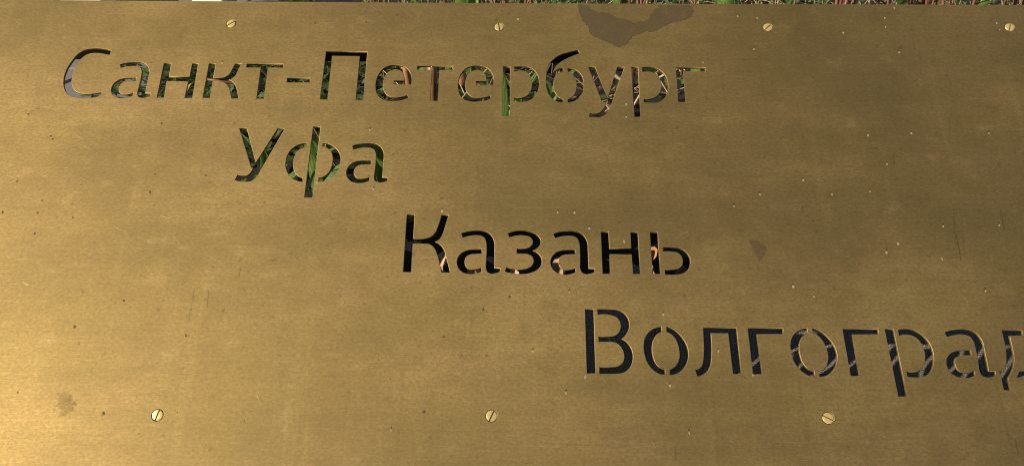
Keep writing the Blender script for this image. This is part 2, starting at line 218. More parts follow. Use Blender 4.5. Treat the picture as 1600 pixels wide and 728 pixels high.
def brass_material():
    k = NT('aged_brass')
    c = k.coord()
    brush = k.noise(k.coord((14, 420, 1)), 1.0, 5, 0.65)           # rolling grain along the sheet
    brush2 = k.noise(k.coord((60, 1600, 1)), 1.0, 3, 0.6)
    band = k.noise(k.coord((1.6, 9, 1)), 1.0, 5, 0.55, 0.4)           # broad tarnish
    blot = k.noise(k.coord((9, 14, 1)), 1.0, 6, 0.62, 0.3)
    fine = k.noise(c, 420, 3, 0.7)
    spk = k.noise(c, 150, 2, 0.5)
    pink = k.noise(k.coord((6, 18, 1), (0, 0, 0.2)), 1.0, 4, 0.6)
    mott = k.noise(k.coord((42, 64, 1)), 1.0, 6, 0.62, 0.3)
    cloud = k.noise(k.coord((5, 8, 1), (0, 0, 0.3)), 1.0, 5, 0.55, 0.3)
    vert = k.noise(k.coord((75, 5, 1)), 1.0, 3, 0.5)
    grain = k.noise(k.coord((260, 900, 1)), 1.0, 3, 0.7)              # short rolling grain
    col = k.mix(k.ramp(band, [(0.32, 0), (0.68, 1)]), (0.36, 0.262, 0.108), (0.51, 0.365, 0.145))
    col = k.mix(k.math('MULTIPLY', k.ramp(pink, [(0.42, 0), (0.66, 1)]), 0.5), col, (0.49, 0.325, 0.165))
    col = k.mix(k.math('MULTIPLY', k.ramp(cloud, [(0.34, 1), (0.56, 0)]), 0.50), col, (0.25, 0.190, 0.083))
    col = k.mix(k.ramp(cloud, [(0.50, 0), (0.72, 0.36)]), col, (0.62, 0.46, 0.21))
    col = k.mix(k.math('MULTIPLY', k.ramp(blot, [(0.32, 1), (0.56, 0)]), 0.24), col, (0.25, 0.188, 0.080))
    col = k.mix(k.ramp(blot, [(0.58, 0), (0.76, 0.30)]), col, (0.66, 0.50, 0.23))
    col = k.mix(k.math('MULTIPLY', k.ramp(mott, [(0.34, 1), (0.52, 0)]), 0.30), col, (0.26, 0.185, 0.076))
    col = k.mix(k.ramp(mott, [(0.58, 0), (0.74, 0.34)]), col, (0.66, 0.50, 0.24))
    col = k.mix(k.math('MULTIPLY', k.ramp(vert, [(0.55, 0), (0.75, 1)]), 0.16), col, (0.62, 0.47, 0.21))
    col = k.mix(k.math('MULTIPLY', k.ramp(brush, [(0.30, 1), (0.65, 0)]), 0.22), col, (0.22, 0.16, 0.066))
    col = k.mix(k.math('MULTIPLY', k.ramp(grain, [(0.36, 1), (0.60, 0)]), 0.34), col, (0.20, 0.145, 0.06))
    col = k.mix(k.ramp(grain, [(0.62, 0), (0.78, 0.35)]), col, (0.72, 0.54, 0.27))
    col = k.mix(k.math('MULTIPLY', k.ramp(fine, [(0.38, 1), (0.58, 0)]), 0.34), col, (0.20, 0.145, 0.06))
    col = k.mix(k.math('MULTIPLY', k.ramp(spk, [(0.68, 0), (0.74, 1)]), 0.35), col, (0.12, 0.088, 0.048))
    # rubbed pale patches and thin dull runs down the sheet
    rub = k.noise(k.coord((20, 30, 1), (0, 0, 0.5)), 1.0, 7, 0.72, 0.8)
    col = k.mix(k.ramp(rub, [(0.60, 0), (0.74, 0.17)]), col, (0.64, 0.49, 0.25))
    run = k.noise(k.coord((150, 4.5, 1)), 1.0, 3, 0.55)
    col = k.mix(k.ramp(run, [(0.64, 0), (0.76, 0.22)]), col, (0.20, 0.145, 0.06))
    # stray hairline scratches in two directions
    for rot, sc in ((0.55, (11, 900, 1)), (-0.9, (10, 800, 1))):
        w = k.noise(k.coord(sc, (0, 0, rot)), 1.0, 2, 0.5)
        gate = k.noise(k.coord((9, 9, 1), (0, 0, rot*3)), 1.0, 2, 0.5)
        h = k.math('MULTIPLY', k.ramp(w, [(0.68, 0), (0.73, 1)]), k.ramp(gate, [(0.52, 0), (0.64, 1)]))
        col = k.mix(k.math('MULTIPLY', h, 0.25), col, (0.72, 0.56, 0.29))
    col = k.mix(1.0, col, (0.845, 0.850, 0.795), 'MULTIPLY')
    rgh = k.math('MULTIPLY_ADD', band, 0.10, 0.54)
    rgh = k.math('MULTIPLY_ADD', blot, 0.10, rgh)
    hgt = k.math('ADD', k.math('MULTIPLY', brush2, 0.6), k.math('MULTIPLY', fine, 0.4))
    k.setp(Base_Color=col, Metallic=0.93, Roughness=rgh)
    k.bump(hgt, 0.22, 0.0004)
    return k.m

def simple(name, col, rough=0.6, metal=0.0, var=0.0, scale=60, bump=0.0, bd=0.001, island=0.0, trans=None, spec=0.5):
    k = NT(name); c = k.coord()
    src = col
    if var:
        nz = k.noise(c, scale, 5, 0.6)
        src = k.mix(k.ramp(nz, [(0.3, 0), (0.7, 1)]), tuple(x*(1-var) for x in col), tuple(min(1, x*(1+var)) for x in col))
        if bump: k.bump(nz, bump, bd)
    if island:
        g = k.n('NewGeometry'); hs = k.n('HueSaturation')
        hs.inputs['Hue'].default_value = 0.5
        k.l(k.math('MULTIPLY_ADD', g.outputs['Random Per Island'], island*2, 1-island), hs.inputs['Value'])
        k.l(k.math('MULTIPLY_ADD', g.outputs['Random Per Island'], 0.06, 0.47), hs.inputs['Hue'])
        if hasattr(src, 'links'): k.l(src, hs.inputs['Color'])
        else: hs.inputs['Color'].default_value = (*src, 1)
        src = hs.outputs[0]
    k.setp(Base_Color=src, Roughness=rough, Metallic=metal)
    k.p.inputs['Specular IOR Level'].default_value = spec
    if trans:
        tr = k.n('BsdfTranslucent'); tr.inputs[0].default_value = (*trans, 1)
        mx = k.n('MixShader'); mx.inputs[0].default_value = 0.35
        k.l(k.p.outputs[0], mx.inputs[1]); k.l(tr.outputs[0], mx.inputs[2]); k.l(mx.outputs[0], k.out.inputs[0])
    return k.m

def film(name, col, cover, scale, rough=0.7, soft=0.12, top=0.86, low=0.25):
    """thin dried film: matte colour where the noise covers, clear elsewhere"""
    k = NT(name); nz = k.noise(k.coord(), scale, 6, 0.65, 0.4)
    n2 = k.noise(k.coord(), scale*6, 3, 0.6)
    k.setp(Base_Color=k.mix(n2, tuple(x*0.8 for x in col), tuple(x*1.2 for x in col)), Roughness=rough, Metallic=0.3)
    k.p.inputs['Specular IOR Level'].default_value = 0.3
    k.setp(Alpha=k.ramp(nz, [(max(0, cover-soft), low), (cover+soft, top)]))
    return k.m

M = {}
M['brass'] = brass_material()
M['screw'] = simple('bright_brass', (0.53, 0.41, 0.18), 0.40, 0.35, 0.12, 900, 0.25, 0.0003)
M['steel'] = simple('dark_painted_steel', (0.018, 0.017, 0.016), 0.55, 0.0, 0.3, 90, 0.2, 0.001)
M['stain'] = film('dried_stain', (0.110, 0.084, 0.047), 0.46, 110, soft=0.2, top=0.74, low=0.16)
M['stain_rim'] = film('stain_rim', (0.085, 0.058, 0.030), 0.42, 200, soft=0.2, top=0.62, low=0.0)
M['smudge'] = film('dull_smudge', (0.11, 0.08, 0.045), 0.48, 200, top=0.55, low=0.05, soft=0.2)
M['faint'] = film('faint_smudge', (0.20, 0.13, 0.05), 0.52, 70, top=0.42, low=0.0, soft=0.2)
M['speck'] = simple('dirt_and_painted_dent_shade', (0.10, 0.072, 0.036), 0.7, 0.7)  # dirt specks, and the painted shade at the top of small dents
M['drip'] = simple('dull_drip', (0.20, 0.145, 0.06), 0.58, 0.95)
M['fleck'] = simple('painted_dent_highlight', (0.30, 0.235, 0.145), 0.6, 0.0, 0.2, 900)  # pale colour standing in for sunlight on the lower side of dents
M['scratch'] = simple('bare_scratched_brass', (0.62, 0.47, 0.22), 0.45, 0.9)

def ground_mat():
    k = NT('dark_asphalt'); c = k.coord()
    a = k.noise(c, 700, 3, 0.75); b = k.noise(c, 14, 4, 0.6)
    col = k.mix(k.ramp(a, [(0.43, 0), (0.64, 1)]), (0.026, 0.018, 0.013), (0.66, 0.59, 0.53))
    col = k.mix(k.math('MULTIPLY', b, 0.2), col, (0.10, 0.08, 0.07))
    k.setp(Base_Color=col, Roughness=0.9); k.bump(a, 0.7, 0.002)
    return k.m
def soil_mat():
    k = NT('dark_soil'); c = k.coord()
    a = k.noise(c, 160, 6, 0.7); b = k.noise(c, 900, 2, 0.6)
    col = k.mix(k.ramp(a, [(0.3, 0), (0.7, 1)]), (0.004, 0.003, 0.0022), (0.013, 0.009, 0.0065))
    col = k.mix(k.ramp(b, [(0.66, 0), (0.72, 0.4)]), col, (0.14, 0.11, 0.08))
    k.setp(Base_Color=col, Roughness=0.95); k.bump(a, 0.9, 0.004)
    return k.m
M['ground'] = ground_mat()
M['soil'] = soil_mat()
M['slab'] = simple('grey_paving_slab', (0.21, 0.198, 0.20), 0.85, 0, 0.16, 120, 0.3, 0.001)
M['kerb'] = simple('white_painted_stone', (0.80, 0.78, 0.72), 0.8, 0, 0.06, 60, 0.2, 0.001)
M['ivy'] = simple('ivy_leaf', (0.070, 0.098, 0.038), 0.42, 0, 0.35, 130, 0, 0, 0.45, (0.10, 0.20, 0.04))
def blade_mat():
    k = NT('green_blade'); g_ = k.n('TexCoord')
    rib = k.noise(k.coord((520, 520, 14), kind='Object'), 1.0, 2, .5); pat = k.noise(k.coord(), 45, 4, .6)
    col = k.mix(k.ramp(rib, [(.35, 0), (.65, 1)]), (.075, .16, .030), (.19, .30, .07))
    col = k.mix(k.ramp(pat, [(.45, 0), (.75, .7)]), col, (.030, .065, .018))
    k.setp(Base_Color=col, Roughness=.42); k.bump(rib, .5, .001)
    tr = k.n('BsdfTranslucent'); k.l(k.mix(.4, col, (.30, .42, .06)), tr.inputs[0]); mx = k.n('MixShader'); mx.inputs[0].default_value = .3
    k.l(k.p.outputs[0], mx.inputs[1]); k.l(tr.outputs[0], mx.inputs[2]); k.l(mx.outputs[0], k.out.inputs[0])
    return k.m
M['blade'] = blade_mat()
M['leaf'] = simple('shrub_leaf', (0.072, 0.118, 0.028), 0.45, 0, 0.3, 110, 0, 0, 0.4, (0.16, 0.28, 0.04))
M['yellow'] = simple('yellow_leaf', (0.55, 0.42, 0.06), 0.55, 0, 0.25, 110, 0, 0, 0, (0.6, 0.45, 0.05))
M['dry'] = simple('dry_leaf', (0.20, 0.115, 0.065), 0.7, 0, 0.3, 120, 0, 0, 0.5, (0.25, 0.13, 0.05))
M['cream'] = simple('cream_dry_leaf', (0.66, 0.50, 0.34), 0.7, 0, 0.2, 90, 0, 0, 0, (0.6, 0.42, 0.22))
M['orange'] = simple('orange_dry_leaf', (0.62, 0.33, 0.16), 0.65, 0, 0.2, 90, 0, 0, 0, (0.7, 0.32, 0.1))
M['straw'] = simple('straw_stalk', (0.30, 0.21, 0.12), 0.7, 0, 0.3, 90, 0, 0, 0.6)
M['redstem'] = simple('red_brown_bark', (0.13, 0.042, 0.03), 0.5, 0, 0.4, 120, 0.3, 0.001, 0.35)
M['cane'] = simple('copper_brown_cane', (0.22, 0.105, 0.048), 0.45, 0, 0.35, 140, 0.3, 0.001)
M['twig'] = simple('pale_twig', (0.48, 0.36, 0.25), 0.7, 0, 0.3, 120, 0, 0, 0.3)

# ------------------------------------------------------------------ ground
g = MB(); n = 40
g.add([(-60, -60, 0), (60, -60, 0), (60, 60, 0), (-60, 60, 0)], [(0, 1, 2, 3)])
tag(g.build('ground', M['ground']), 'dark grainy asphalt in the shade below the brass sheet', 'ground', kind='structure')

BED_X0, BED_X1, BED_Y0, BED_Y1 = -0.62, 2.0, 0.135, 2.7
def mound(y):
    u = min(1, max(0, (y-0.24)/0.34)); return 0.062*u*u*(3-2*u)
def bed_left(y): return -0.30 - 0.55*max(0, min(1, (y-0.15)/0.35)) * 0.58 - 0.30*max(0, min(.6, y-0.5))
g = MB(); nx, ny = 130, 120
vs_, fs_ = [], []
for j in range(ny+1):
    y = BED_Y0 + (BED_Y1-BED_Y0)*j/ny; xl = bed_left(y)
    for i in range(nx+1):
        x = xl + (BED_X1-xl)*i/nx
        e = max(0.0, min(1.0, 9*min(x-xl, BED_X1-x, (y-BED_Y0)*6, BED_Y1-y)))
        z = -0.010 + e*(0.014 + mound(y) + 0.010*noise.noise((x*22, y*22, 0)) + 0.008*noise.noise((x*60, y*60, 3)))
        vs_.append((x, y, z))
for j in range(ny):
    for i in range(nx):
        a = j*(nx+1)+i; fs_.append((a, a+1, a+nx+2, a+nx+1))
g.add(vs_, fs_)
tag(g.build('flower_bed_soil', M['soil'], smooth=True), 'dark lumpy soil of the planting bed behind the brass sheet', 'soil', kind='structure')

# pale slabs that show through the first capital and past the sheet's top edge
pv = MB().box(-3.0, -0.50, 0.30, 3.3, -0.004, 0.0015).build('paving', M['ground'])
tag(pv, 'grey paving left of the planting bed', 'paving', kind='structure')
for i in range(6):
    for j in range(7):
        x0 = -0.505-0.40*(i+1); y0 = 0.315+0.40*j
        sl = MB().box(x0+0.005, x0+0.395, y0+0.005, y0+0.395, -0.002, 0.010+random.uniform(-.0012, .0012)).mesh('slab')
        o = link('slab', sl, M['slab'], pv)
        bv = o.modifiers.new('bevel', 'BEVEL'); bv.width = 0.003; bv.segments = 2

# ------------------------------------------------------------------ the brass sign
sign = empty('brass_sign', (0, 0, SHEET_Z), (TILT, 0, 0))
tag(sign, 'long tilted brass sheet with four city names cut through it', 'sign')
THICK, BEV = 0.0021, 0.00028
SCREWS = [(-248.3, 196.5, 33), (-12.7, 195.3, 98), (223.6, 197.3, 42), (436.8, 199.3, 68),
          (-251.0, -141.9, 72), (-13.5, -140.7, 66), (226.0, -140.4, -28), (462.0, -140.0, 15)]
HOLE_R = 4.33
EDGE = [(-560, -192), (640, -192), (640, 225.0), (455, 223.6), (0, 221.0), (-560, 220.3)]

cu = bpy.data.curves.new('sheet', 'CURVE'); cu.dimensions = '2D'; cu.fill_mode = 'BOTH'
cu.extrude = THICK/2 - BEV; cu.bevel_depth = BEV; cu.bevel_resolution = 1; cu.offset = -0.0002
def poly(pts):
    sp = cu.splines.new('POLY'); sp.points.add(len(pts)-1); sp.use_cyclic_u = True
    for q, p in zip(sp.points, pts): q.co = (p[0]/1000, p[1]/1000, 0, 1)
poly(EDGE)
for name, s in CUTS:
    for c in s.split('|'):
        cp = [(*[float(q) for q in p.rstrip('s').split(',')], p.endswith('s')) for p in c.split()]
        poly(dense(cp))
for x, y, a in SCREWS:
    poly([(x+HOLE_R*math.cos(t*math.pi/14), y+HOLE_R*math.sin(t*math.pi/14)) for t in range(28)])
tmp = bpy.data.objects.new('sheet_curve', cu); COL.objects.link(tmp)
bpy.context.view_layer.update()
me = bpy.data.meshes.new_from_object(tmp.evaluated_get(bpy.context.evaluated_depsgraph_get()))
bpy.data.objects.remove(tmp)
me.name = 'sheet'; me.materials.clear(); me.materials.append(M['brass'])
me.transform(Matrix.Translation((0, 0, -THICK/2)))
sheet = link('sheet', me, None, sign)

def screw_mesh(rs):
    """slotted countersunk head: two domed halves either side of a sunk slot"""
    mb = MB(); R0, w, h = 4.0e-3, 0.52e-3, 0.35e-3; n = 14; dep = -1.7e-3
    for sgn in (1, -1):
        rings = []
        for fr, zz in ((0.0, h), (0.45, h*0.92), (0.8, h*0.6), (0.95, h*0.2), (1.0, -0.15e-3)):
            ring = []
            for k in range(n+1):
                t = math.pi*k/n
                y = max(w, R0*fr*math.sin(t)) if fr else w
                x = R0*fr*math.cos(t)
                if k in (0, n): x = math.copysign(math.sqrt(max(0, (R0*fr)**2 - w*w)) if R0*fr > w else 0, x)
                ring.append((x, y*sgn, zz))
            rings.append(ring)
        V_ = [p for r in rings for p in r]; F_ = []
        for i in range(len(rings)-1):
            for k in range(n):
                f = (i*(n+1)+k, (i+1)*(n+1)+k, (i+1)*(n+1)+k+1, i*(n+1)+k+1)
                F_.append(f if sgn > 0 else f[::-1])
        mb.add(V_, F_)
        # slot wall and skirt
        x1 = math.sqrt(R0*R0-w*w)
        mb.add([(-x1, w*sgn, -0.15e-3), (-x1*.95, w*sgn, h*.2), (-x1*.8, w*sgn, h*.6), (0, w*sgn, h), (x1*.8, w*sgn, h*.6), (x1*.95, w*sgn, h*.2), (x1, w*sgn, -0.15e-3),
                (x1, w*sgn, dep), (-x1, w*sgn, dep)], [tuple(range(9))])
    mb.add([(-R0, -w, dep), (R0, -w, dep), (R0, w, dep), (-R0, w, dep)], [(0, 1, 2, 3)])
    ring = [(R0*math.cos(2*math.pi*k/28), R0*math.sin(2*math.pi*k/28)) for k in range(28)]
    mb.add([(x, y, -0.15e-3) for x, y in ring] + [(x*.8, y*.8, -2.6e-3) for x, y in ring],
           [(k, k+28, (k+1) % 28+28, (k+1) % 28) for k in range(28)])
    return mb.mesh('screw')
sm = screw_mesh(0); sm.materials.append(M['screw'])
for x, y, a in SCREWS:
    o = link('screw', sm, None, sign)
    o.location = (x/1000, y/1000, random.uniform(-0.0001, 0.0002))
    o.rotation_euler = (random.uniform(-.07, .07), random.uniform(-.14, .0), math.radians(a))

def rail(name, y0, y1, z0, z1):
    o = MB().box(-0.555, 0.635, y0, y1, z0, z1).build(name, M['steel'], sign)
    b = o.modifiers.new('bevel', 'BEVEL'); b.width = 0.002; b.segments = 2
rail('rail', 0.182, 0.216, -0.036, -0.0028)
rail('rail', -0.153, -0.130, -0.014, -0.0028)

# marks on the sheet: thin films a few hundredths of a millimetre proud of the metal
Z_F = 0.00006
def ragged(pts, amp, step=0.35, seed=0.0):
    out = []; m = len(pts)
    for i in range(m):
        a = Vector(pts[i]); b = Vector(pts[(i+1) % m]); k = max(2, int((b-a).length/step))
        nrm = Vector((-(b-a).y, (b-a).x)); nrm = nrm/(nrm.length+1e-9)
        for j in range(k):
            p = a.lerp(b, j/k)
            d = amp*(noise.noise((p.x*.45, p.y*.45, seed)) + 0.8*noise.noise((p.x*1.3, p.y*1.3, seed+5)) + 0.6*noise.noise((p.x*3.1, p.y*3.1, seed+8)))
            out.append(p + nrm*d)
    return out
def film_patch(name, pts, mat, amp, seed, z=Z_F):
    c2 = bpy.data.curves.new(name, 'CURVE'); c2.dimensions = '2D'; c2.fill_mode = 'FRONT'
    sp = c2.splines.new('POLY'); r = ragged(pts, amp, 0.5, seed)
    sp.points.add(len(r)-1); sp.use_cyclic_u = True
    for q, p in zip(sp.points, r): q.co = (p[0]/1000, min(p[1], 220.6)/1000, 0, 1)
    t = bpy.data.objects.new(name, c2); COL.objects.link(t); bpy.context.view_layer.update()
    m2 = bpy.data.meshes.new_from_object(t.evaluated_get(bpy.context.evaluated_depsgraph_get()))
    bpy.data.objects.remove(t); m2.materials.clear(); m2.materials.append(mat)
    o = link(name, m2, None, sign); o.location.z = z
    return o
film_patch('stain', pts2(STAIN), M['stain'], 1.0, 1.0)
# darker drying line along the lower outline of the stain
rim = ragged(pts2(STAIN), 1.0, 0.5, 1.0)[:int(len(ragged(pts2(STAIN), 1.0, 0.5, 1.0))*0.52)]
mb = MB(); V_, F_ = [], []
for i, p in enumerate(rim):
    t_ = (rim[min(i+1, len(rim)-1)] - rim[max(i-1, 0)]); nr = Vector((-t_.y, t_.x))/(t_.length+1e-9)
    w = 0.35 + 0.35*abs(noise.noise((p.x*.3, p.y*.3, 7)))
    for q in (p - nr*0.12, p + nr*w): V_.append((q.x/1000, min(q.y, 220.4)/1000, 0))
    if i: F_.append((2*i-2, 2*i, 2*i+1, 2*i-1))
mb.add(V_, F_).build('stain_rim', M['stain_rim'], sign).location.z = Z_F*1.6
film_patch('smudge', pts2(SMUDGE), M['smudge'], 0.8, 9.0)
cx, cy = -319.0, -132.0
film_patch('smudge', [(cx-7, cy+4), (cx-2, cy+7), (cx+4, cy+3), (cx+9, cy-2), (cx+6, cy-9), (cx, cy-12), (cx-4, cy-4)], M['faint'], 2.5, 3.0)

def blobs(name, items, mat):
    mb = MB()
    for (x, y, rx, ry, ang) in items:
        n = 9; ca, sa = math.cos(ang), math.sin(ang); V_ = [(x/1000, y/1000, 0.00004)]
        for k in range(n):
            t = 2*math.pi*k/n; q = random.uniform(.75, 1.2)
            px, py = rx*q*math.cos(t), ry*q*math.sin(t)
            V_.append(((x+px*ca-py*sa)/1000, (y+px*sa+py*ca)/1000, 0.00003))
        mb.add(V_, [(0, k+1, (k+1) % n+1) for k in range(n)])
    return tag(mb.build(name, mat, sign), kind='stuff')
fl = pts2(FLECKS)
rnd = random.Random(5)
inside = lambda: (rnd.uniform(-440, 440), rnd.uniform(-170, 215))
blobs('dent_highlight', [(x, y, rnd.uniform(.5, .85), rnd.uniform(.8, 1.4), rnd.uniform(-.3, .3)) for x, y in fl], M['fleck'])  # lit lower side of small dents, painted as flat pale flecks
dk = [(x+.1, y+1.9, rnd.uniform(.5, .8), rnd.uniform(.6, 1.1), 0) for x, y in fl if rnd.random() < .7]  # shaded upper side of the dents, painted as dark spots
dk += [(x, y, rnd.uniform(.6, 1.3), rnd.uniform(.6, 1.6), rnd.uniform(-.6, .6)) for x, y in pts2(SPECKS)]
for i in range(90):
    x, y = inside(); dk.append((x, y, rnd.uniform(.2, .6), rnd.uniform(.2, .6), 0))
dr = []
for s in DRIPS.split('|'):
    (x0, y0), (x1, y1) = pts2(s); L_ = math.hypot(x1-x0, y1-y0); k = int(L_/1.6)+1
    for i in range(k):
        if rnd.random() < .8:
            u = (i+.5)/k; dr.append((x0+(x1-x0)*u+rnd.uniform(-.25, .25), y0+(y1-y0)*u, rnd.uniform(.25, .55), rnd.uniform(.9, 1.5), 0))
blobs('dirt_and_dent_shade', dk, M['speck'])
blobs('drip_mark', dr, M['drip'])
sc = []
for s in SCRATCHES.split('|'):
    (x0, y0), (x1, y1) = pts2(s); sc.append(((x0+x1)/2, (y0+y1)/2, math.hypot(x1-x0, y1-y0)/2, .13, math.atan2(y1-y0, x1-x0)))
for i in range(60):
    x, y = inside(); sc.append((x, y, rnd.uniform(2, 9), rnd.uniform(.03, .06), rnd.choice([-.5, -.6, .3, .0, -1.1])+rnd.uniform(-.15, .15)))
blobs('scratch', sc, M['scratch'])

# ------------------------------------------------------------------ plants behind the sheet
def leaf_shape(L=1.0, W=0.5, fold=0.18, curl=0.25, n=6):
    V_, F_ = [], []
    for i in range(n+1):
        u = i/n; w = W*0.5*math.sin(math.pi*min(1, u**0.75*0.97+0.03))
        z = -curl*L*u*u
        V_ += [(-w, L*u, z+fold*w), (0, L*u, z), (w, L*u, z+fold*w)]
    for i in range(n):
        a = i*3; F_ += [(a, a+1, a+4, a+3), (a+1, a+2, a+5, a+4)]
    return V_, F_
def ivy_shape():
    pts = [(0, -.05), (.22, -.16), (.5, -.02), (.36, .2), (.52, .5), (.24, .55), (0, 1.0), (-.24, .55), (-.52, .5), (-.36, .2), (-.5, -.02), (-.22, -.16)]
    V_ = [(0, .28, -.05)] + [(x, y, .10*abs(x)-.12*y*y) for x, y in pts]
    return V_, [(0, i+1, (i+1) % 12+1) for i in range(12)]
IVY = ivy_shape()
def mtx(loc, size, az, pitch, roll):
    return Matrix.Translation(loc) @ Matrix.Rotation(az, 4, 'Z') @ Matrix.Rotation(pitch, 4, 'X') @ Matrix.Rotation(roll, 4, 'Y') @ Matrix.Scale(size, 4)
def free(x, y, z):
    """keep clear of the underside of the sheet and its top rail"""
    return y > 0.24 or z < SHEET_Z + y*math.tan(TILT) - (0.09 if y > 0.07 else 0.03)
R2 = random.Random(21)

# ivy carpet on the left of the bed
def ivy_left(y): return -0.575 - 0.56*(y-0.5) + 0.02*math.sin(y*23)
mb = MB()
for i in range(6500):
    y = R2.uniform(0.42, 1.35); x = R2.uniform(-0.95, -0.16)
    if x < ivy_left(y) or (x > -.30 and R2.random() < (x+.30)/.14): continue
    hz = 0.055 + 0.05*noise.noise((x*9, y*9, 4))
    z = mound(y) + R2.uniform(0.0, max(.02, hz))
    mb.add(*IVY, mtx((x, y, z), R2.uniform(.007, .019), R2.uniform(0, 6.28), R2.uniform(-.6, .8), R2.uniform(-.6, .6)))
tag(mb.build('ivy_ground_cover', M['ivy']), 'small green ivy leaves carpeting the soil behind the first name', 'ground cover', kind='stuff')

# dead leaves and twig crumbs over the soil
mb = MB()
for i in range(2200):
    x = R2.uniform(-0.4, 1.9); y = R2.uniform(0.15, 2.3)
    if y < 0.42 and R2.random() < .6: continue
    V_, F_ = leaf_shape(1, R2.uniform(.3, .6), R2.uniform(.2, .9), R2.uniform(-.3, .5), 3)
    mb.add(V_, F_, mtx((x, y, mound(y)+R2.uniform(.008, .022)), R2.uniform(.008, .03), R2.uniform(0, 6.28), R2.uniform(-.4, .4), R2.uniform(-.6, .6)))
tag(mb.build('leaf_litter', M['dry']), 'brown fallen leaf scraps scattered over the dark soil', 'leaf litter', kind='stuff')
mb = MB()
for i in range(1150):
    x = R2.uniform(-0.28, 1.9); y = R2.uniform(0.34, 2.0); L_ = R2.uniform(.05, .22)
    a = R2.uniform(0, 6.28); tl = R2.uniform(.1, 1.4); d = Vector((math.cos(a)*math.cos(tl), math.sin(a)*math.cos(tl), math.sin(tl)))
    p = Vector((x, y, mound(y)+.008)); e = p + d*L_
    if not free(e.x, e.y, e.z): continue
    mid = p + d*L_*.55 + Vector((R2.uniform(-.01, .01), R2.uniform(-.01, .01), .008))
    mb.tube([p, mid, e], R2.uniform(.0007, .0015), .0005, 4)
tag(mb.build('dry_stalks', M['straw']), 'tangle of straw coloured dead stalks standing in the bed', 'dry grass', kind='stuff')
mb = MB()
for i in range(5600):
    x = R2.uniform(-0.30, 1.9); y = R2.uniform(0.36, 1.9); z = mound(y) + R2.uniform(.01, .12)
    if noise.noise((x*5, y*5, 2)) < -0.12: continue
    if not free(x, y, z): continue
    mb.add(*leaf_shape(1, .45, .3, .3, 4), mtx((x, y, z), R2.uniform(.010, .036), R2.uniform(0, 6.28), R2.uniform(-.8, .9), R2.uniform(-.7, .7)))
for i in range(430):
    x = R2.uniform(-0.44, 0.06); y = R2.uniform(0.28, 0.52); z = mound(y) + R2.uniform(.004, .03)
    mb.add(*leaf_shape(1, .4, .3, .3, 4), mtx((x, y, z), R2.uniform(.007, .020), R2.uniform(0, 6.28), R2.uniform(-.6, .9), R2.uniform(-.7, .7)))
tag(mb.build('low_foliage', M['leaf']), 'low mass of dark green leaves filling the bed behind the sheet', 'ground cover', kind='stuff')

# clumps of broad green blades
def blade(mb, base, az, L, W, lean, droop):
    V_, F_ = [], []; n = 9
    d = Vector((math.cos(az), math.sin(az), 0)); s_ = Vector((-d.y, d.x, 0))
    p = Vector(base); ang = math.pi/2 - lean
    for i in range(n+1):
        u = i/n; w = W*.5*(1-u**2.2)*(0.65+0.35*min(1, u*4))+.0004
        up = Vector((0, 0, 1))*math.cos(ang) - d*math.sin(ang)
        V_ += [tuple(p - s_*w + up*w*.35), tuple(p), tuple(p + s_*w + up*w*.35)]
        p = p + (d*math.cos(ang) + Vector((0, 0, 1))*math.sin(ang))*L/n
        ang -= droop/n
    for i in range(n):
        a = i*3; F_ += [(a, a+1, a+4, a+3), (a+1, a+2, a+5, a+4)]
    mb.add(V_, F_)
def clump(label, base, blades):
    r = empty('strap_leaf_plant', base); tag(r, label, 'plant', 'strap-leaved plants behind the sheet')
    for (dx, dy, az, L, W, lean, droop) in blades:
        m_ = MB(); blade(m_, (dx, dy, 0), az, L, W, lean, droop); m_.build('leaf_blade', M['blade'], r, True)
clump('strap-leaved green plant showing through the letters of the second name', (-0.215, 0.285, 0.0),
      [(-.023, .05, 4.6, .15, .017, .10, .35), (-.082, .045, 5.0, .13, .018, .25, .5), (.052, .075, 4.6, .13, .017, .08, .3), (-.105, .02, .55, .17, .019, .75, .6), (-.06, .03, 2.3, .15, .020, .5, .9), (-.03, .01, .75, .15, .018, .45, .9), (-.01, -.02, 4.2, .09, .018, .9, .6),
       (.00, .03, 2.0, .14, .020, .6, .9), (.045, .0, 1.9, .15, .020, .25, .7), (.085, .02, .9, .15, .020, .6, .9), (.03, .05, 2.6, .14, .018, .6, .7)])
clump('strap-leaved green plant showing through the foot of the second capital', (-0.275, 0.50, 0.045),
      [(.014, .0, 4.6, .10, .020, .12, .3), (.01, -.04, 5.4, .10, .026, .6, .6), (.02, .02, 1.0, .12, .024, .2, .6), (-.02, .01, 3.6, .13, .022, .6, .8), (.03, .03, .3, .12, .022, .5, .8)])
clump('strap-leaved plant with arching green blades behind the middle of the first name', (0.0, 0.44, 0.03),
      [(-.012, -.02, 4.6, .17, .017, .03, .2), (-.025, -.02, .5, .17, .020, .25, .6), (.03, 0, 5.9, .13, .022, .5, .9), (-.005, .0, 2.0, .14, .018, .3, .9), (-.02, .03, 2.6, .15, .022, .4, .8), (.02, .03, .8, .17, .022, .4, .8), (.0, .04, 3.9, .10, .022, .7, .8)])
clump('strap-leaved plant whose pale blades reach above the sheet left of centre', (-0.085, 0.80, 0.06),
      [(0, 0, 4.6, .22, .03, .1, .4), (.03, .01, 5.9, .20, .028, .25, .6), (-.03, 0, 3.6, .21, .028, .2, .6), (.01, .03, 1.5, .22, .026, .2, .5)])
clump('strap-leaved plant reaching above the sheet beside the dark stain', (0.34, 0.74, 0.06),
      [(0, 0, 4.7, .23, .034, .1, .3), (.03, .01, 5.9, .21, .03, .25, .6), (-.03, 0, 3.6, .2, .03, .25, .6), (.01, .03, 1.5, .22, .026, .2, .5)])

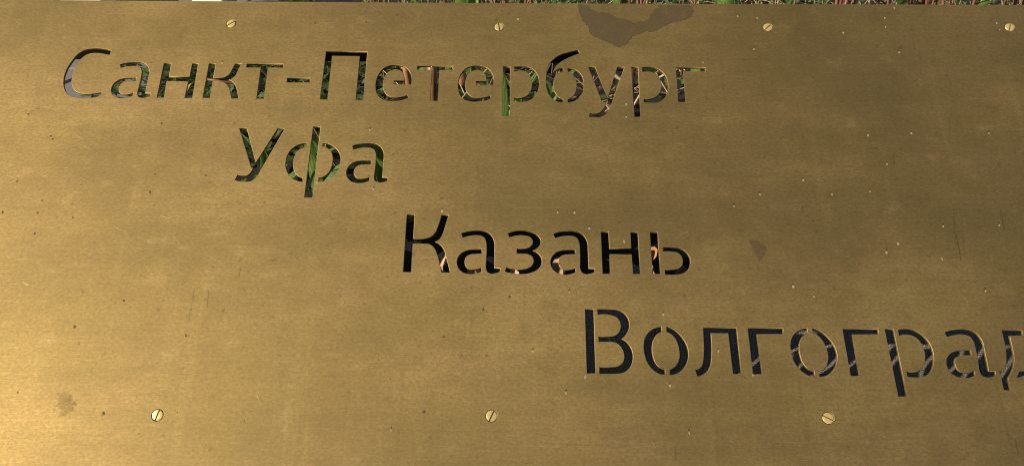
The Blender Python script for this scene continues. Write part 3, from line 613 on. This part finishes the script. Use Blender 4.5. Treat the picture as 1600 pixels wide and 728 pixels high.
# upright red-brown shrub stems with leaves at the tips
def shrub(label, base, stems, seed):
    r = empty('red_stemmed_shrub', base); tag(r, label, 'shrub', 'red-stemmed shrubs behind the sheet')
    rr = random.Random(seed)
    for (dx, dy, lx, ly, h, rad) in stems:
        path = [Vector((dx + lx*u + .006*math.sin(u*9+dx*50), dy + ly*u, h*u)) for u in (0, .2, .4, .6, .8, 1)]
        m_ = MB().tube(path, rad, rad*.6, 7); st = m_.build('stem', M['redstem'], r, True)
        lf = MB()
        for k in range(6):
            u = rr.uniform(.45, 1); p = path[0].lerp(path[-1], u)
            lf.add(*leaf_shape(1, .42, .25, .3, 4), mtx(p, rr.uniform(.025, .045), rr.uniform(0, 6.28), rr.uniform(-.5, .8), rr.uniform(-.4, .4)))
        o = lf.build('leaves', M['leaf'], r)
        tag(o, kind='stuff')
def stems(x0, x1, y0, y1, n, seed, hmin=.22, hmax=.4, rad=(.0022, .004)):
    rr = random.Random(seed)
    return [(rr.uniform(x0, x1), rr.uniform(y0, y1), rr.uniform(-.05, .05), rr.uniform(-.03, .05), rr.uniform(hmin, hmax), rr.uniform(*rad)) for _ in range(n)]
shrub('red-stemmed shrub rising behind the middle of the sheet', (-.13, .98, .055), stems(-.2, .22, -.12, .12, 14, 1), 1)
shrub('red-stemmed shrub rising behind the dark stain', (.22, .86, .055), stems(-.16, .2, -.12, .1, 10, 2), 2)
shrub('red-stemmed shrub rising just right of the dark stain', (.56, .80, .055), stems(-.14, .14, -.1, .1, 9, 3), 3)
shrub('dense red-stemmed shrub rising behind the right of the sheet', (.86, .84, .055), stems(-.2, .2, -.1, .12, 24, 4), 4)
shrub('red-stemmed shrub rising behind the far right corner', (1.2, .90, .055), stems(-.16, .24, -.1, .12, 16, 5), 5)

# canes and twigs seen through the letters
def cane(name, label, cat, path, r0, r1, mat, group=None):
    tag(MB().tube(path, r0, r1, 10).build(name, M[mat], None, True), label, cat, group)
cane('plant_cane', 'thick copper brown cane upright behind the second т of the first name', 'cane',
     [(-.099, .352, .0), (-.098, .352, .08), (-.096, .352, .16), (-.095, .352, .21)], .0068, .006, 'cane')
cane('plant_cane', 'slanting copper brown cane behind the first е of the first name', 'cane',
     [(-.112, .41, .02), (-.122, .405, .09), (-.131, .40, .16), (-.137, .40, .20)], .0045, .0038, 'cane')
cane('plant_cane', 'red-brown cane upright behind the second р of the first name', 'cane',
     [(.146, .352, 0), (.142, .352, .1), (.136, .352, .20)], .0056, .005, 'redstem')
cane('twig', 'dark red twig lying across behind the first к', 'twig',
     [(-.405, .45, .146), (-.383, .45, .143), (-.33, .45, .137), (-.28, .47, .07)], .0017, .0012, 'redstem')
cane('twig', 'pale bent twig behind the stem of the first т', 'twig',
     [(-.36, .45, .172), (-.326, .45, .158), (-.30, .46, .11), (-.27, .47, .06)], .0018, .0012, 'twig')
cane('twig', 'thin pink twig crossing behind the у of the first name', 'twig',
     [(.10, .40, .185), (.131, .40, .163), (.16, .40, .144), (.21, .42, .05)], .0024, .0018, 'twig')
cane('twig', 'thin pale twig crossing behind the bowl of the second р', 'twig',
     [(.12, .42, .05), (.165, .40, .155), (.184, .40, .166), (.21, .40, .178)], .0015, .0012, 'twig')

# single leaves that catch the light
def one_leaf(label, loc, size, W, az, pitch, roll, mat, curl=.3, cat='leaf'):
    V_, F_ = leaf_shape(1, W, .3, curl, 7)
    o = MB().add(V_, F_).build('fallen_leaf', M[mat], None, True)
    o.matrix_world = mtx(loc, size, az, pitch, roll)
    sd = o.modifiers.new('thickness', 'SOLIDIFY'); sd.thickness = .012
    tag(o, label, cat, 'single leaves behind the cut letters')
one_leaf('yellow leaf behind the right stem of the first н', (-.432, .440, .122), .042, .6, .1, .55, -.6, 'yellow')
one_leaf('orange dry leaf behind the left of the second е', (-.066, .45, .139), .030, .5, .35, 1.2, .1, 'orange')
def sprig(label, base, L_, W, az, pitch, roll, mat):
    """a dry leaf held up on its stalk"""
    r = empty('dry_sprig', (base[0]+.012, base[1]+.02, 0)); tag(r, label, 'dry leaf', 'dry sprigs under the third name')
    o0 = Vector((base[0]+.012, base[1]+.02, 0)); b_ = Vector(base) - o0
    MB().tube([(0, 0, -.002), (.004, .006, b_.z*.5), b_*.98, b_], .0011, .0006, 5).build('stalk', M['twig'], r, True)
    lf = MB().add(*leaf_shape(1, W, .35, .15, 7), mtx(b_, L_, az, pitch, roll)).build('leaf', M[mat], r, True)
sprig('cream dry leaf behind the lower leg of the К', (-.055, -.004, .1045), .020, .7, -.1, .55, -.35, 'cream')
sprig('cream dry leaf behind the foot of the first а of the third name', (-.030, .006, .0893), .016, .7, .2, .45, -.3, 'cream')
sprig('cream dry leaf behind the foot of the з', (.003, -.015, .1000), .013, .6, .2, .5, -.3, 'cream')
sprig('curled cream dry leaf behind the bowl of the second а of the third name', (.044, .040, .0755), .024, .6, .25, .40, -.35, 'cream')
sprig('orange dry leaf behind the stem of the ь', (.117, .029, .0950), .022, .55, -.1, .35, -.3, 'orange')
one_leaf('broad green leaf behind the bowl of the ь', (.186, .190, .014), .07, .5, -.1, .3, .1, 'leaf')

# pale kerb stones past the planting bed
def kerb(label, x, y, w, d, h, rz):
    r = empty('kerb_stone', (x, y, 0.008), (0, 0, rz)); tag(r, label, 'kerb stone', 'white kerb stones beyond the bed')
    o = MB().box(-w/2, w/2, -d/2, d/2, 0, h).build('block', M['kerb'], r)
    b = o.modifiers.new('bevel', 'BEVEL'); b.width = .006; b.segments = 2
    o = MB().box(-w/2-.004, w/2+.004, -d/2-.004, d/2+.004, -.006, .006).build('mortar_bed', M['slab'], r)
kerb('white kerb stone showing past the far left of the top edge', -1.37, 2.02, .13, .12, .075, .05)
kerb('white kerb stone showing past the top edge above the first т', -.965, 2.02, .10, .12, .075, -.05)
r = empty('timber_edging', (-1.95, 2.05, .009)); tag(r, 'dark timber edging past the far left end of the top edge', 'edging')
o = MB().box(-.55, .48, -.04, .04, 0, .09).build('beam', M['steel'], r)
